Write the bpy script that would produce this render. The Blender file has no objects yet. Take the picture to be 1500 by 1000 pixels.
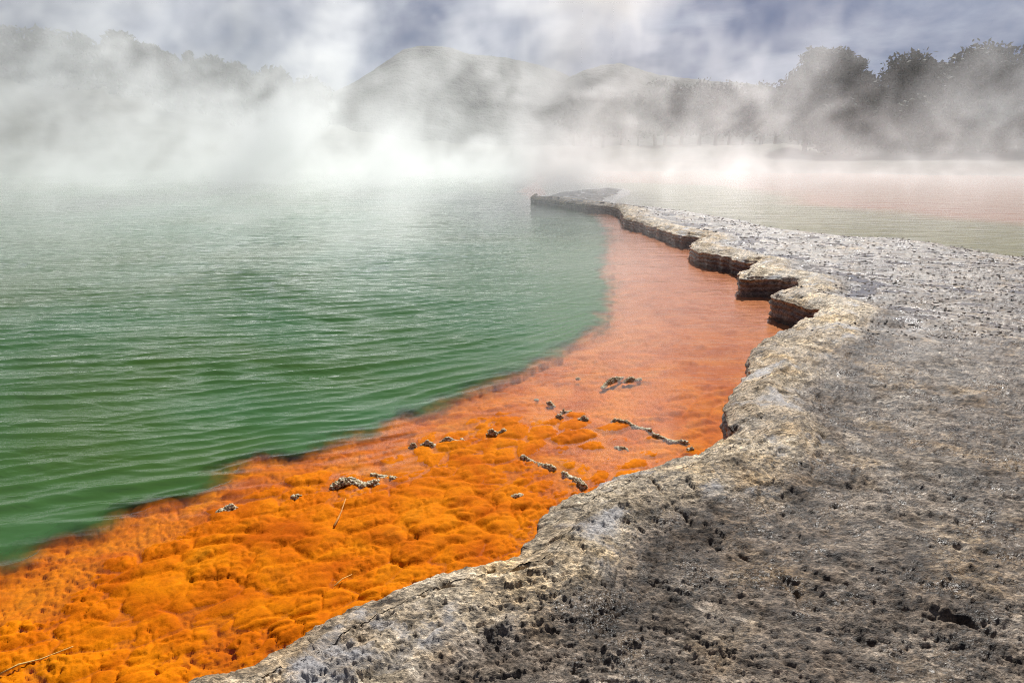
import bpy, math, random
import numpy as np

# ------------------------------------------------------------------ camera, sky, sun, exposure
scene = bpy.context.scene
COL = scene.collection
H = 1.9                                   # eye height above the pool
FPX = 1000.0                              # focal length for a 1500 px wide frame
PITCH = math.atan(285.0 / 1000.0)
cam = bpy.data.cameras.new('camera')
cam.lens = 24.0; cam.sensor_width = 36.0
cam.clip_start = 0.05; cam.clip_end = 6000
cam_ob = bpy.data.objects.new('camera', cam); COL.objects.link(cam_ob)
cam_ob.location = (0, 0, H)
cam_ob.rotation_euler = (math.pi / 2 - PITCH, 0, 0)
scene.camera = cam_ob

SUN_EL = math.radians(44); SUN_AZ = math.radians(20)      # azimuth clockwise from +Y
world = bpy.data.worlds.new('World'); scene.world = world; world.use_nodes = True
wn = world.node_tree; wn.nodes.clear()
def WN(t, **k):
    n = wn.nodes.new(t)
    for a, v in k.items(): setattr(n, a, v)
    return n
w_out = WN('ShaderNodeOutputWorld'); w_bg = WN('ShaderNodeBackground'); w_bg.inputs['Strength'].default_value = 0.085
w_sky = WN('ShaderNodeTexSky', sky_type='NISHITA', sun_disc=False, sun_elevation=SUN_EL, sun_rotation=SUN_AZ,
           altitude=300, air_density=1.0, dust_density=0.6, ozone_density=2.0)
w_tc = WN('ShaderNodeTexCoord')
w_sep = WN('ShaderNodeSeparateXYZ'); wn.links.new(w_tc.outputs['Generated'], w_sep.inputs[0])
w_ad = WN('ShaderNodeMath', operation='ADD'); w_ad.inputs[1].default_value = 0.32; wn.links.new(w_sep.outputs[2], w_ad.inputs[0])
w_mx = WN('ShaderNodeMath', operation='MAXIMUM'); w_mx.inputs[1].default_value = 0.1; wn.links.new(w_ad.outputs[0], w_mx.inputs[0])
w_dx = WN('ShaderNodeMath', operation='DIVIDE'); wn.links.new(w_sep.outputs[0], w_dx.inputs[0]); wn.links.new(w_mx.outputs[0], w_dx.inputs[1])
w_dy = WN('ShaderNodeMath', operation='DIVIDE'); wn.links.new(w_sep.outputs[1], w_dy.inputs[0]); wn.links.new(w_mx.outputs[0], w_dy.inputs[1])
w_cv = WN('ShaderNodeCombineXYZ'); wn.links.new(w_dx.outputs[0], w_cv.inputs[0]); wn.links.new(w_dy.outputs[0], w_cv.inputs[1])
w_n = WN('ShaderNodeTexNoise'); w_n.inputs['Scale'].default_value = 1.35; w_n.inputs['Detail'].default_value = 9
w_n.inputs['Roughness'].default_value = 0.58; w_n.inputs['Distortion'].default_value = 0.5
wn.links.new(w_cv.outputs[0], w_n.inputs['Vector'])
w_r = WN('ShaderNodeValToRGB'); w_r.color_ramp.elements[0].position = 0.45; w_r.color_ramp.elements[1].position = 0.70
w_r.color_ramp.elements[0].color = (0.04, 0.04, 0.04, 1); w_r.color_ramp.elements[1].color = (0.95, 0.95, 0.95, 1)
wn.links.new(w_n.outputs['Fac'], w_r.inputs[0])
w_sc = WN('ShaderNodeMix', data_type='RGBA', blend_type='MULTIPLY'); w_sc.inputs['Factor'].default_value = 1.0
w_sc.inputs[7].default_value = (0.075, 0.105, 0.20, 1); wn.links.new(w_sky.outputs[0], w_sc.inputs[6])
w_mix = WN('ShaderNodeMix', data_type='RGBA'); w_mix.inputs[7].default_value = (3.7, 4.1, 5.1, 1)
wn.links.new(w_r.outputs[0], w_mix.inputs['Factor']); wn.links.new(w_sc.outputs[2], w_mix.inputs[6])
wn.links.new(w_mix.outputs[2], w_bg.inputs['Color']); wn.links.new(w_bg.outputs[0], w_out.inputs['Surface'])

sun = bpy.data.lights.new('sun', 'SUN'); sun.energy = 4.9; sun.angle = math.radians(0.5); sun.color = (1.0, 0.98, 0.945)
sun_ob = bpy.data.objects.new('sun', sun); COL.objects.link(sun_ob)
sun_ob.location = (10, 20, 30)
sun_ob.rotation_euler = (-(math.pi / 2 - SUN_EL), 0, -SUN_AZ)

scene.view_settings.view_transform = 'Standard'; scene.view_settings.look = 'None'
scene.view_settings.exposure = 0.43; scene.view_settings.gamma = 1.0; scene.view_settings.use_curve_mapping = False
cy = scene.cycles
cy.max_bounces = 10; cy.diffuse_bounces = 2; cy.glossy_bounces = 3; cy.transmission_bounces = 4; cy.transparent_max_bounces = 16
cy.volume_bounces = 7; cy.volume_step_rate = 2.0; cy.volume_max_steps = 512
cy.sample_clamp_indirect = 6.0; cy.sample_clamp_direct = 0.0
cy.caustics_reflective = False; cy.caustics_refractive = False
cy.pixel_filter_type = 'BLACKMAN_HARRIS'; cy.filter_width = 1.0
cy.use_denoising = True; cy.denoising_prefilter = 'NONE'; cy.denoising_input_passes = 'RGB_ALBEDO_NORMAL'
try: cy.denoiser = 'OPENIMAGEDENOISE'
except Exception: pass

# ------------------------------------------------------------------ helpers
random.seed(7); RNG = np.random.default_rng(7)
def unproject(px, py, z):
    a = (px - 750.0) / FPX; b = (500.0 - py) / FPX
    dx, dy, dz = a, math.cos(PITCH) + b * math.sin(PITCH), -math.sin(PITCH) + b * math.cos(PITCH)
    t = (z - H) / dz
    return np.array([dx * t, dy * t])

def tag(o, label=None, cat=None, group=None, kind=None):
    if label: o['label'] = label
    if cat: o['category'] = cat
    if group: o['group'] = group
    if kind: o['kind'] = kind
    return o

def mesh_obj(name, V, F, mat, parent=None, smooth=True, attrs=None, loc=None):
    V = np.asarray(V, np.float32); F = np.asarray(F, np.int32)
    me = bpy.data.meshes.new(name)
    me.vertices.add(len(V)); me.vertices.foreach_set('co', V.ravel())
    k = F.shape[1]; n = len(F)
    me.loops.add(n * k); me.loops.foreach_set('vertex_index', F.ravel())
    me.polygons.add(n)
    me.polygons.foreach_set('loop_start', np.arange(0, n * k, k, dtype=np.int32))
    me.polygons.foreach_set('loop_total', np.full(n, k, dtype=np.int32))
    if smooth: me.polygons.foreach_set('use_smooth', np.ones(n, dtype=bool))
    for an, av in (attrs or {}).items():
        at = me.attributes.new(an, 'FLOAT', 'POINT'); at.data.foreach_set('value', np.asarray(av, np.float32))
    me.update(calc_edges=True); me.validate()
    if mat: me.materials.append(mat)
    o = bpy.data.objects.new(name, me); COL.objects.link(o)
    if parent: o.parent = parent
    if loc is not None: o.location = loc
    return o

def grid_faces(nr, nc):
    i = np.arange(nr - 1)[:, None] * nc + np.arange(nc - 1)[None, :]
    return np.stack([i, i + 1, i + nc + 1, i + nc], -1).reshape(-1, 4)

def cull(V, F, keep_face, attrs):
    F = F[keep_face]
    used = np.zeros(len(V), bool); used[F.ravel()] = True
    idx = np.cumsum(used) - 1
    return V[used], idx[F], {k: v[used] for k, v in attrs.items()}

def sstep(a, b, x):
    t = np.clip((x - a) / (b - a), 0, 1); return t * t * (3 - 2 * t)

def _hash(ix, iy, seed):
    h = (ix.astype(np.int64) * 374761393 + iy.astype(np.int64) * 668265263 + seed * 1442695041) & 0xFFFFFFFF
    h = ((h ^ (h >> 13)) * 1274126177) & 0xFFFFFFFF
    h = ((h ^ (h >> 16)) * 2246822519) & 0xFFFFFFFF
    return (h ^ (h >> 15)) & 0xFFFFFFFF
def h01(ix, iy, seed): return _hash(ix, iy, seed) / 4294967296.0
def perlin(x, y, seed=0):
    ix = np.floor(x); iy = np.floor(y); fx = x - ix; fy = y - iy
    u = fx * fx * fx * (fx * (fx * 6 - 15) + 10); v = fy * fy * fy * (fy * (fy * 6 - 15) + 10)
    def g(ox, oy):
        a = h01(ix + ox, iy + oy, seed) * 2 * np.pi
        return np.cos(a) * (fx - ox) + np.sin(a) * (fy - oy)
    a = g(0, 0); b = g(1, 0); c = g(0, 1); d = g(1, 1)
    return 1.5 * ((a + (b - a) * u) * (1 - v) + (c + (d - c) * u) * v)
def fbm(x, y, seed=0, octv=4, gain=0.5, lac=2.03):
    s = 0; a = 1.0; t = 0
    for i in range(octv):
        s = s + a * perlin(x, y, seed + i * 17); t += a; a *= gain; x = x * lac + 3.1; y = y * lac + 7.7
    return s / t
def worley(x, y, seed=0, jit=0.9):
    ix = np.floor(x); iy = np.floor(y)
    f1 = np.full(x.shape, 9.0); f2 = np.full(x.shape, 9.0); cid = np.zeros(x.shape)
    for ox in (-1, 0, 1):
        for oy in (-1, 0, 1):
            cx = ix + ox; cyy = iy + oy
            px = cx + 0.5 + jit * (h01(cx, cyy, seed) - 0.5); py = cyy + 0.5 + jit * (h01(cx, cyy, seed + 5) - 0.5)
            d = np.sqrt((x - px) ** 2 + (y - py) ** 2)
            c = h01(cx, cyy, seed + 9)
            m = d < f1
            f2 = np.where(m, f1, np.minimum(f2, d)); cid = np.where(m, c, cid); f1 = np.where(m, d, f1)
    return f1, f2, cid

def smooth_line(P, step_fn, closed=False):
    """Catmull-Rom through P, resampled with a step that depends on the distance to the viewpoint."""
    P = np.asarray(P, float); out = []
    for i in range(len(P) - 1):
        p0 = P[max(i - 1, 0)]; p1 = P[i]; p2 = P[i + 1]; p3 = P[min(i + 2, len(P) - 1)]
        L = np.linalg.norm(p2 - p1); n = max(1, int(math.ceil(L / step_fn(np.linalg.norm(p1)))))
        l01 = max(np.linalg.norm(p1 - p0), 1e-6); l23 = max(np.linalg.norm(p3 - p2), 1e-6)
        m1 = (p2 - p0) / (l01 + L) * L; m2 = (p3 - p1) / (L + l23) * L
        for k in range(n):
            t = k / n
            out.append((2*t**3 - 3*t**2 + 1) * p1 + (t**3 - 2*t**2 + t) * m1 + (-2*t**3 + 3*t**2) * p2 + (t**3 - t**2) * m2)
    out.append(P[-1]); return np.array(out)

def line_dist(X, Y, L):
    """unsigned distance to polyline L and arc length of the nearest point"""
    seg = L[1:] - L[:-1]; ln = np.linalg.norm(seg, axis=1); cum = np.concatenate([[0], np.cumsum(ln)])
    D = np.full(X.shape, 1e9); S = np.zeros(X.shape)
    for i in range(len(seg)):
        if ln[i] < 1e-9: continue
        ux, uy = seg[i] / ln[i]
        rx = X - L[i, 0]; ry = Y - L[i, 1]
        t = np.clip(rx * ux + ry * uy, 0, ln[i])
        d2 = (rx - t * ux) ** 2 + (ry - t * uy) ** 2
        m = d2 < D; D[m] = d2[m]; S[m] = cum[i] + t[m]
    return np.sqrt(D), S
def inside(X, Y, Pg):
    r = np.zeros(X.shape, bool); n = len(Pg); j = n - 1
    for i in range(n):
        xi, yi = Pg[i]; xj, yj = Pg[j]
        if yi != yj:
            r ^= ((yi > Y) != (yj > Y)) & (X < (xj - xi) * (Y - yi) / (yj - yi) + xi)
        j = i
    return r

# ------------------------------------------------------------------ outlines (traced on the ground, unprojected to their own height)
LIP_Z = 0.25
lip_px = [(-700, 1600), (0, 1130), (150, 1058), (290, 1002), (335, 985), (400, 957), (460, 926), (492, 905), (540, 881), (600, 856), (650, 837), (700, 823), (745, 816),
  (766, 809), (771, 796), (788, 786), (797, 766), (806, 747), (850, 723), (900, 701), (915, 694), (950, 686), (1000, 674), (1030, 664), (1052, 648), (1070, 639), (1084, 628),
  (1073, 616), (1068, 603), (1076, 583), (1078, 572), (1087, 557), (1101, 549), (1103, 538), (1099, 528), (1105, 513), (1125, 497), (1145, 486), (1156, 484), (1166, 485),
  (1171, 473), (1182, 467), (1197, 463), (1200, 452), (1188, 447), (1170, 442), (1150, 437), (1135, 433), (1134, 427), (1141, 424), (1162, 420), (1172, 414), (1168, 409), (1140, 405), (1110, 404), (1087, 402),
  (1087, 396), (1096, 389), (1108, 384), (1108, 380), (1085, 377), (1053, 370), (1030, 364), (1015, 358), (1016, 351), (1030, 346), (1022, 343), (1002, 342), (971, 333), (942, 323), (918, 316), (911, 307),
  (901, 301), (863, 297), (819, 292), (782, 287), (781, 283)]
back_px = [(781, 283), (804, 281), (851, 279), (857, 275), (892, 273.5), (918, 275), (926, 280), (918, 286), (901, 294), (912, 297), (945, 301), (995, 307), (1033, 312), (1083, 319),
  (1127, 330), (1156, 336), (1200, 342), (1260, 349), (1300, 351), (1350, 355), (1400, 359), (1450, 367), (1500, 378), (1600, 392), (1800, 425)]
lip_pts = [unproject(x, y, LIP_Z) for x, y in lip_px]
back_pts = [unproject(x, y, 0.0) for x, y in back_px]
back_pts[0] = lip_pts[-1] + np.array([0.02, 0.02])
LIP = smooth_line(lip_pts, lambda d: max(0.03, 0.014 * d))
# weathered outline: small nicks and bays along the lip
def jitter_line(L, amp_fn, seed):
    seg = np.gradient(L, axis=0); nrm = np.stack([-seg[:, 1], seg[:, 0]], 1); nrm /= np.linalg.norm(nrm, axis=1)[:, None] + 1e-9
    s = np.concatenate([[0], np.cumsum(np.linalg.norm(np.diff(L, axis=0), axis=1))])
    w = fbm(s * 3.0, s * 0 + 1.7, seed, 4, 0.6)
    a = np.array([amp_fn(np.linalg.norm(p)) for p in L])
    return L + nrm * (w * a)[:, None]
LIP[1:-1] = jitter_line(LIP, lambda d: 0.028 + 0.0065 * min(d, 14), 3)[1:-1]
BACK = smooth_line(back_pts, lambda d: 0.03 * d)
BACK[1:-1] = jitter_line(BACK, lambda d: 0.012 * d, 5)[1:-1]
OUTER = np.array([[40, 4.5], [40, -20], [-12, -20], [-12, -1]])
TERR = np.concatenate([LIP, BACK, OUTER])

shelf_px = [(-900, 1000), (-400, 905), (-150, 858), (0, 828), (58, 795), (105, 790), (150, 772), (220, 740), (290, 716), (328, 702), (345, 682), (385, 674), (430, 671), (480, 652), (520, 640), (560, 635),
  (622, 602), (700, 570), (780, 535), (840, 505), (878, 482), (893, 460), (900, 435), (893, 405), (890, 375), (893, 345), (880, 322), (850, 308), (800, 296), (770, 286), (760, 278)]
SHELF = smooth_line([unproject(x, y, 0.0) for x, y in shelf_px], lambda d: 0.02 * d + 0.02)
SHELF = jitter_line(SHELF, lambda d: 0.05 + 0.02 * d, 11)
SHELF_POLY = np.concatenate([SHELF, np.array([[4, 60], [60, 60], [60, -20], [-12, -20], [-12, 2]])])

CRACKS = [([(903, 699), (925, 712), (950, 722), (985, 745), (1010, 775)], 0.007, 0.022), ([(1028, 658), (1060, 663), (1100, 668)], 0.006, 0.015),
  ([(960, 850), (985, 850), (1015, 856), (1042, 864)], 0.006, 0.014), ([(1040, 790), (1090, 812), (1130, 834), (1165, 868), (1200, 898), (1245, 925), (1285, 942)], 0.016, 0.022),
  ([(1358, 905), (1380, 912), (1410, 916), (1445, 930)], 0.020, 0.055), ([(622, 893), (660, 874), (700, 858), (740, 851), (805, 848)], 0.012, 0.030),
  ([(840, 981), (843, 982)], 0.014, 0.05), ([(1190, 700), (1205, 660), (1212, 620), (1200, 580)], 0.022, 0.020), ([(1222, 740), (1260, 757), (1300, 770)], 0.012, 0.025),
  ([(1180, 510), (1240, 520), (1320, 528), (1420, 532)], 0.02, 0.02), ([(1250, 690), (1330, 742), (1400, 770)], 0.010, 0.015), ([(1220, 850), (1290, 890), (1340, 898)], 0.010, 0.02)]
CRACKS = [(np.array([unproject(x, y, 0.25) for x, y in p]), w, d) for p, w, d in CRACKS]
# ------------------------------------------------------------------ height functions
def rock_height(X, Y, d, s, db):
    """top of the terrace: d = distance inside the pool rim, s = arc length along it, db = distance inside the back edge"""
    r = np.sqrt(X * X + Y * Y)
    wid = 0.30 + 0.10 * perlin(s * 0.7, s * 0 + 3.3, 21) + 0.01 * r
    big = fbm(X * 0.55, Y * 0.55, 31, 3)
    z = 0.262 - 0.05 * sstep(6.0, 14.0, r) + 0.022 * big
    ridge = np.exp(-((d - wid * 0.75) / (wid * 0.62)) ** 2)
    z = z + 0.060 * ridge - 0.018 * np.exp(-((d - wid * 2.1) / 0.22) ** 2)
    z = z - 0.032 * np.exp(-d / 0.06)
    dry = np.clip(np.exp(-(np.maximum(d - wid * 0.9, 0) / (wid * 0.6)) ** 2) + 0.25 * big, 0, 1)
    # rim: lamination that runs with the rim
    lam = fbm(d * 14 + 0.8 * perlin(X * 2, Y * 2, 3), s * 1.8, 41, 3)
    # ledges: broken contour steps across the plate
    wx = X + 0.16 * fbm(X * 2.1, Y * 2.1, 51, 3); wy = Y + 0.16 * fbm(X * 2.1 + 9, Y * 2.1, 52, 3)
    c = (fbm(wx * 0.75 + wy * 0.35, wy * 0.9 - wx * 0.25, 61, 4) * 0.5 + 0.5) * 9
    fr = c - np.floor(c)
    ledge = (np.floor(c) + sstep(0.0, 0.16, fr) - 0.75 * fr)
    ledge = (sstep(0.0, 0.14, fr) - fr) * (0.4 + 0.6 * sstep(-0.2, 0.35, fbm(X * 1.3, Y * 1.3, 71, 2)))
    # crust: thin mineral layers with scalloped edges, then crumbs
    rot = -0.55
    Xr = X * math.cos(rot) + Y * math.sin(rot); Yr = -X * math.sin(rot) + Y * math.cos(rot)
    wr = np.exp(-(np.maximum(d - 0.15, 0) / 0.55) ** 2)          # beside the pool the layers run along the rim
    hb = (1 - wr) * fbm(Xr * 1.7 + 0.12 * perlin(X * 6, Y * 6, 82), Yr * 4.6, 81, 5, 0.56) + wr * fbm(s * 1.9, d * 7.0 + 0.35 * perlin(X * 3, Y * 3, 83), 84, 5, 0.56)
    hb = 0.056 * hb + 0.010 * fbm(X * 26, Y * 32, 85, 2)
    thick = 0.0090 + 0.0035 * perlin(X * 0.9, Y * 0.9, 86)
    q = hb / thick; fq = q - np.floor(q)
    layer = thick * (np.floor(q) + sstep(0.0, 0.42, fq) * 0.82 + 0.18 * fq)
    lay = h01(np.floor(q + 0.35), np.floor(fbm(X * 0.8, Y * 0.8, 87, 2) * 3), 88)
    n2 = fbm(Xr * 30, Yr * 48, 91, 3, 0.6); n3 = fbm(X * 80, Y * 95, 141, 2, 0.6)
    rough = 0.15 + 0.85 * sstep(-0.20, 0.22, fbm(X * 1.4 + 4, Y * 1.1, 101, 3))
    pits = sstep(0.16, 0.45, fbm(Xr * 15, Yr * 30, 111, 3, 0.6)) * rough
    far = sstep(9.0, 26.0, r)                      # mesh too coarse for crumbs out there
    crumbs = layer + (0.0095 * (np.abs(n2) * 1.5 - 0.3) * rough + 0.0055 * n3 * (0.4 + 0.6 * rough) - 0.005 * pits)
    z = z + crumbs * (1 - 0.35 * far)
    z = z + 0.016 * ledge * (1 - 0.8 * np.clip(dry, 0, 1)) + 0.008 * lam * dry
    wx = X + 0.05 * fbm(X * 7, Y * 7, 161, 3); wy = Y + 0.05 * fbm(X * 7 + 3, Y * 7, 162, 3)
    for cl, cw, cd in CRACKS:
        m = (X > cl[:, 0].min() - 0.25) & (X < cl[:, 0].max() + 0.25) & (Y > cl[:, 1].min() - 0.25) & (Y < cl[:, 1].max() + 0.25)
        if not m.any(): continue
        dc, sc = line_dist(wx[m], wy[m], cl)
        brk = 0.45 + 0.55 * sstep(-0.2, 0.3, perlin(sc * 9, sc * 0 + cw * 900, 163))
        z[m] -= cd * brk * np.exp(-(dc / cw) ** 2)
    # standing films of water in the lows of the plate
    lvl = fbm(X * 0.75 + 2, Y * 1.15, 121, 3) - 0.16 * np.exp(-((r - 12) / 7.0) ** 2)
    film = sstep(0.12, -0.02, lvl) * (1 - sstep(0.1, 0.45, dry)) * sstep(6.0, 8.5, r)
    z = np.where(film > 0, z - (z - (0.262 - 0.05 * sstep(6.0, 14.0, r) + 0.022 * big)) * 0.35 * film, z)
    target = 0.262 - 0.05 * sstep(6.0, 14.0, r) + 0.022 * big - 0.002
    wet = film * sstep(0.006, -0.003, z - target)
    z = z * (1 - film) + np.maximum(z, target) * film
    # the plate runs out under the water at the back
    k = sstep(-0.2, 1.0 + 0.05 * r, db + 0.25 * fbm(X * 1.5, Y * 1.5, 131, 3))
    z = -0.05 + (z + 0.05) * k
    wet = np.maximum(wet, 0.32 * sstep(4.0, 8.5, r + 0.8 * big) * (1 - dry) * (0.4 + 0.6 * sstep(-0.3, 0.2, fbm(X * 2, Y * 3, 181, 3))))
    dry = dry - 1.0 * np.exp(-((d - wid * 1.75) / (wid * 0.42)) ** 2) * sstep(-0.35, 0.1, fbm(X * 2.2, Y * 2.2, 191, 3))
    return z, dry, wet, lay

def mat_height(X, Y):
    """orange microbial mat of the shelf: pillows, creases and pitted patches"""
    wx = X + 0.030 * fbm(X * 5, Y * 5, 201, 3); wy = Y + 0.030 * fbm(X * 5 + 5, Y * 5, 202, 3)
    ang = 0.5
    U = wx * math.cos(ang) + wy * math.sin(ang); W = -wx * math.sin(ang) + wy * math.cos(ang)
    def bubbles(sc, seed, prob, el=1.35):
        """overlapping rounded pillows of mixed size"""
        u = U * sc / el; v = W * sc * 1.05; ix = np.floor(u); iy = np.floor(v); best = np.zeros(u.shape)
        for ox in (-1, 0, 1):
            for oy in (-1, 0, 1):
                cx = ix + ox; cyy = iy + oy
                px = cx + 0.5 + 0.9 * (h01(cx, cyy, seed) - 0.5); py = cyy + 0.5 + 0.9 * (h01(cx, cyy, seed + 5) - 0.5)
                R = 0.22 + 0.55 * h01(cx, cyy, seed + 9) ** 1.3
                d2 = ((u - px) ** 2 + (v - py) ** 2) / (R * R)
                hgt = np.clip(1 - d2, 0, 1) ** 0.36 * R * (h01(cx, cyy, seed + 13) < prob)
                best = np.maximum(best, hgt)
        return best
    sel = fbm(X * 1.3, Y * 1.3, 231, 3); sel2 = fbm(X * 1.9 + 7, Y * 1.9, 241, 3)
    def scales(sc, seed, el=1.55):
        """rounded plates that meet in narrow creases"""
        f1, f2, cid = worley(U * sc / el, W * sc * 1.1, seed)
        e = f2 - f1
        return (sstep(0.0, 0.55, e) ** 0.55) * (0.35 + 0.65 * cid), np.exp(-(e / 0.05) ** 2)
    a, ca = scales(6.0, 211); b, cb = scales(12.5, 221); c, cc = scales(27, 225)
    w1 = sstep(-0.28, 0.05, sel); w2 = sstep(-0.15, 0.20, sel2); w3 = sstep(-0.05, 0.25, -sel2)
    bub = np.maximum(0.034 * bubbles(8.5, 227, 0.30), 0.030 * bubbles(15, 228, 0.28))
    pil = 0.027 * a * w1 + 0.021 * b * w2 * (1 - 0.4 * w1) + 0.011 * c * w3 - 0.011 * ca * w1 - 0.008 * cb * w2 - 0.004 * cc * w3
    pil = np.maximum(pil, bub * sstep(-0.25, 0.15, sel2 + 0.6 * sel))
    pit = sstep(0.14, 0.36, fbm(X * 28, Y * 40, 251, 2)) * sstep(0.05, -0.15, sel)
    z = pil - 0.013 - 0.011 * pit + 0.004 * fbm(X * 7, Y * 7, 261, 2) + 0.022 * fbm(X * 1.2, Y * 1.2, 271, 2) + 0.0010 * fbm(X * 50, Y * 60, 275, 2)
    return z

def bed_depth(X, Y):
    dl, _ = line_dist(X, Y, SHELF)
    ins = inside(X, Y, SHELF_POLY)
    ds = np.where(ins, dl, -dl)
    r = np.sqrt(X * X + Y * Y)
    ds = ds + 0.06 * fbm(X * 3, Y * 3, 301, 3) * np.minimum(1, r / 4)
    m = mat_height(X, Y)
    shelf = -0.045 + 0.056 * sstep(-0.1, 0.6, ds) - 0.046 * sstep(3.6, 6.0, r + 0.5 * X)
    drop = -0.043 - 2.6 * sstep(0.25, 3.2, -ds) - 0.20 * sstep(0.15, 0.9, -ds)
    z = np.where(ds > 0, shelf, drop) + m * sstep(-0.7, -0.2, ds)
    return z, ds

# ------------------------------------------------------------------ materials
def new_mat(name):
    m = bpy.data.materials.new(name); m.use_nodes = True; m.node_tree.nodes.clear(); return m
class NT:
    def __init__(s, m): s.t = m.node_tree
    def n(s, typ, ins=None, **k):
        nd = s.t.nodes.new(typ)
        for a, v in k.items(): setattr(nd, a, v)
        for a, v in (ins or {}).items():
            if hasattr(v, 'is_output'): s.t.links.new(v, nd.inputs[a])
            else: nd.inputs[a].default_value = v
        return nd
    def math(s, op, a, b=0.0, clamp=False):
        nd = s.n('ShaderNodeMath', {0: a, 1: b}, operation=op); nd.use_clamp = clamp; return nd.outputs[0]
    def attr(s, name): return s.n('ShaderNodeAttribute', attribute_name=name).outputs['Fac']
    def pos(s): return s.n('ShaderNodeNewGeometry').outputs['Position']
    def noise(s, vec, scale, detail=4, rough=0.55, dist=0.0):
        return s.n('ShaderNodeTexNoise', {'Vector': vec, 'Scale': scale, 'Detail': detail, 'Roughness': rough, 'Distortion': dist}).outputs['Fac']
    def map(s, vec, scale=(1, 1, 1), rot=(0, 0, 0)):
        return s.n('ShaderNodeMapping', {'Vector': vec, 'Scale': scale, 'Rotation': rot}).outputs[0]
    def ramp(s, fac, stops, interp='LINEAR'):
        nd = s.n('ShaderNodeValToRGB', {0: fac}); cr = nd.color_ramp; cr.interpolation = interp
        while len(cr.elements) < len(stops): cr.elements.new(0.5)
        for e, (p, c) in zip(cr.elements, stops):
            e.position = p; e.color = (c, c, c, 1) if not isinstance(c, tuple) else (*c, 1)
        return nd.outputs[0]
    def mix(s, f, a, b, blend='MIX'):
        nd = s.n('ShaderNodeMix', data_type='RGBA', blend_type=blend)
        for i, v in ((0, f), (6, a), (7, b)):
            if hasattr(v, 'is_output'): s.t.links.new(v, nd.inputs[i])
            else: nd.inputs[i].default_value = v if i == 0 else (*v, 1)
        return nd.outputs[2]
    def bump(s, height, strength, dist, normal=None):
        d = {'Height': height, 'Strength': strength, 'Distance': dist}
        if normal is not None: d['Normal'] = normal
        return s.n('ShaderNodeBump', d).outputs[0]
    def out(s, surf=None, vol=None):
        o = s.n('ShaderNodeOutputMaterial')
        if surf is not None: s.t.links.new(surf, o.inputs['Surface'])
        if vol is not None: s.t.links.new(vol, o.inputs['Volume'])

def rock_material():
    m = new_mat('sinter_rock'); t = NT(m); p = t.pos()
    q = t.map(p, (0.8, 1.9, 1.2), (0, 0, 0.55))
    dr = t.attr('dry'); wet = t.attr('wet'); dry = t.math('MAXIMUM', dr, 0.0); dark_band = t.math('MAXIMUM', t.math('MULTIPLY', dr, -1.0), 0.0, clamp=True)
    fine = t.noise(q, 42, 7, 0.72, 0.4); mid = t.noise(q, 9, 6, 0.65, 0.8); big = t.noise(p, 1.3, 5, 0.6, 0.3)
    plate = t.ramp(mid, [(0.28, (0.032, 0.023, 0.016)), (0.42, (0.135, 0.103, 0.075)), (0.54, (0.28, 0.222, 0.168)), (0.70, (0.50, 0.42, 0.33))])
    rim = t.ramp(mid, [(0.30, (0.08, 0.058, 0.038)), (0.40, (0.34, 0.265, 0.175)), (0.53, (0.62, 0.50, 0.345)), (0.72, (0.80, 0.70, 0.55))])
    c = t.mix(dry, plate, rim)
    speck = t.ramp(fine, [(0.33, 0.10), (0.45, 0.60), (0.55, 1.25), (0.68, 1.9)])
    c = t.mix(1.0, c, speck, 'MULTIPLY')
    c = t.mix(1.0, c, t.ramp(t.attr('lay'), [(0.0, 0.50), (0.45, 0.95), (1.0, 1.35)]), 'MULTIPLY')
    c = t.mix(t.ramp(big, [(0.42, 0.0), (0.60, 0.75)]), c, t.mix(1.0, c, (0.55, 0.50, 0.46), 'MULTIPLY'))
    ochre = t.noise(p, 2.1, 5, 0.6, 0.5)
    c = t.mix(t.ramp(ochre, [(0.52, 0.0), (0.68, 0.6)]), c, t.mix(1.0, c, (1.45, 1.22, 0.80), 'MULTIPLY'))
    bl = t.noise(p, 3.2, 4, 0.55, 0.6)
    c = t.mix(t.math('MULTIPLY', t.ramp(bl, [(0.57, 0.0), (0.68, 0.75)]), dry), c, (0.50, 0.49, 0.50))
    c = t.mix(dark_band, c, t.mix(1.0, c, (0.42, 0.38, 0.34), 'MULTIPLY'))  # darker band along the inner side of the rim
    c = t.mix(wet, c, t.mix(0.5, c, (0.20, 0.19, 0.19)))
    damp = t.ramp(t.noise(p, 4.0, 5, 0.65), [(0.38, 0.85), (0.60, 0.24)])
    ro = t.math('ADD', t.math('MULTIPLY', damp, t.math('SUBTRACT', 1.0, t.math('MULTIPLY', dry, 0.2))), t.math('MULTIPLY', dry, 0.25), clamp=True)
    ro = t.math('MULTIPLY', ro, t.math('SUBTRACT', 1.0, t.math('MULTIPLY', wet, 0.86)))
    b = t.bump(t.noise(q, 120, 5, 0.7), 0.8, 0.007)
    b = t.bump(t.noise(q, 38, 6, 0.7, 0.3), 0.9, 0.020, b)
    flat = t.n('ShaderNodeNewGeometry').outputs['Normal']
    nm = t.n('ShaderNodeMix', data_type='VECTOR'); t.t.links.new(wet, nm.inputs[0]); t.t.links.new(b, nm.inputs[4]); t.t.links.new(flat, nm.inputs[5])
    bs = t.n('ShaderNodeBsdfPrincipled', {'Base Color': c, 'Roughness': ro, 'Normal': nm.outputs[1], 'Specular IOR Level': 0.32})
    t.out(bs.outputs[0]); return m

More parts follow.
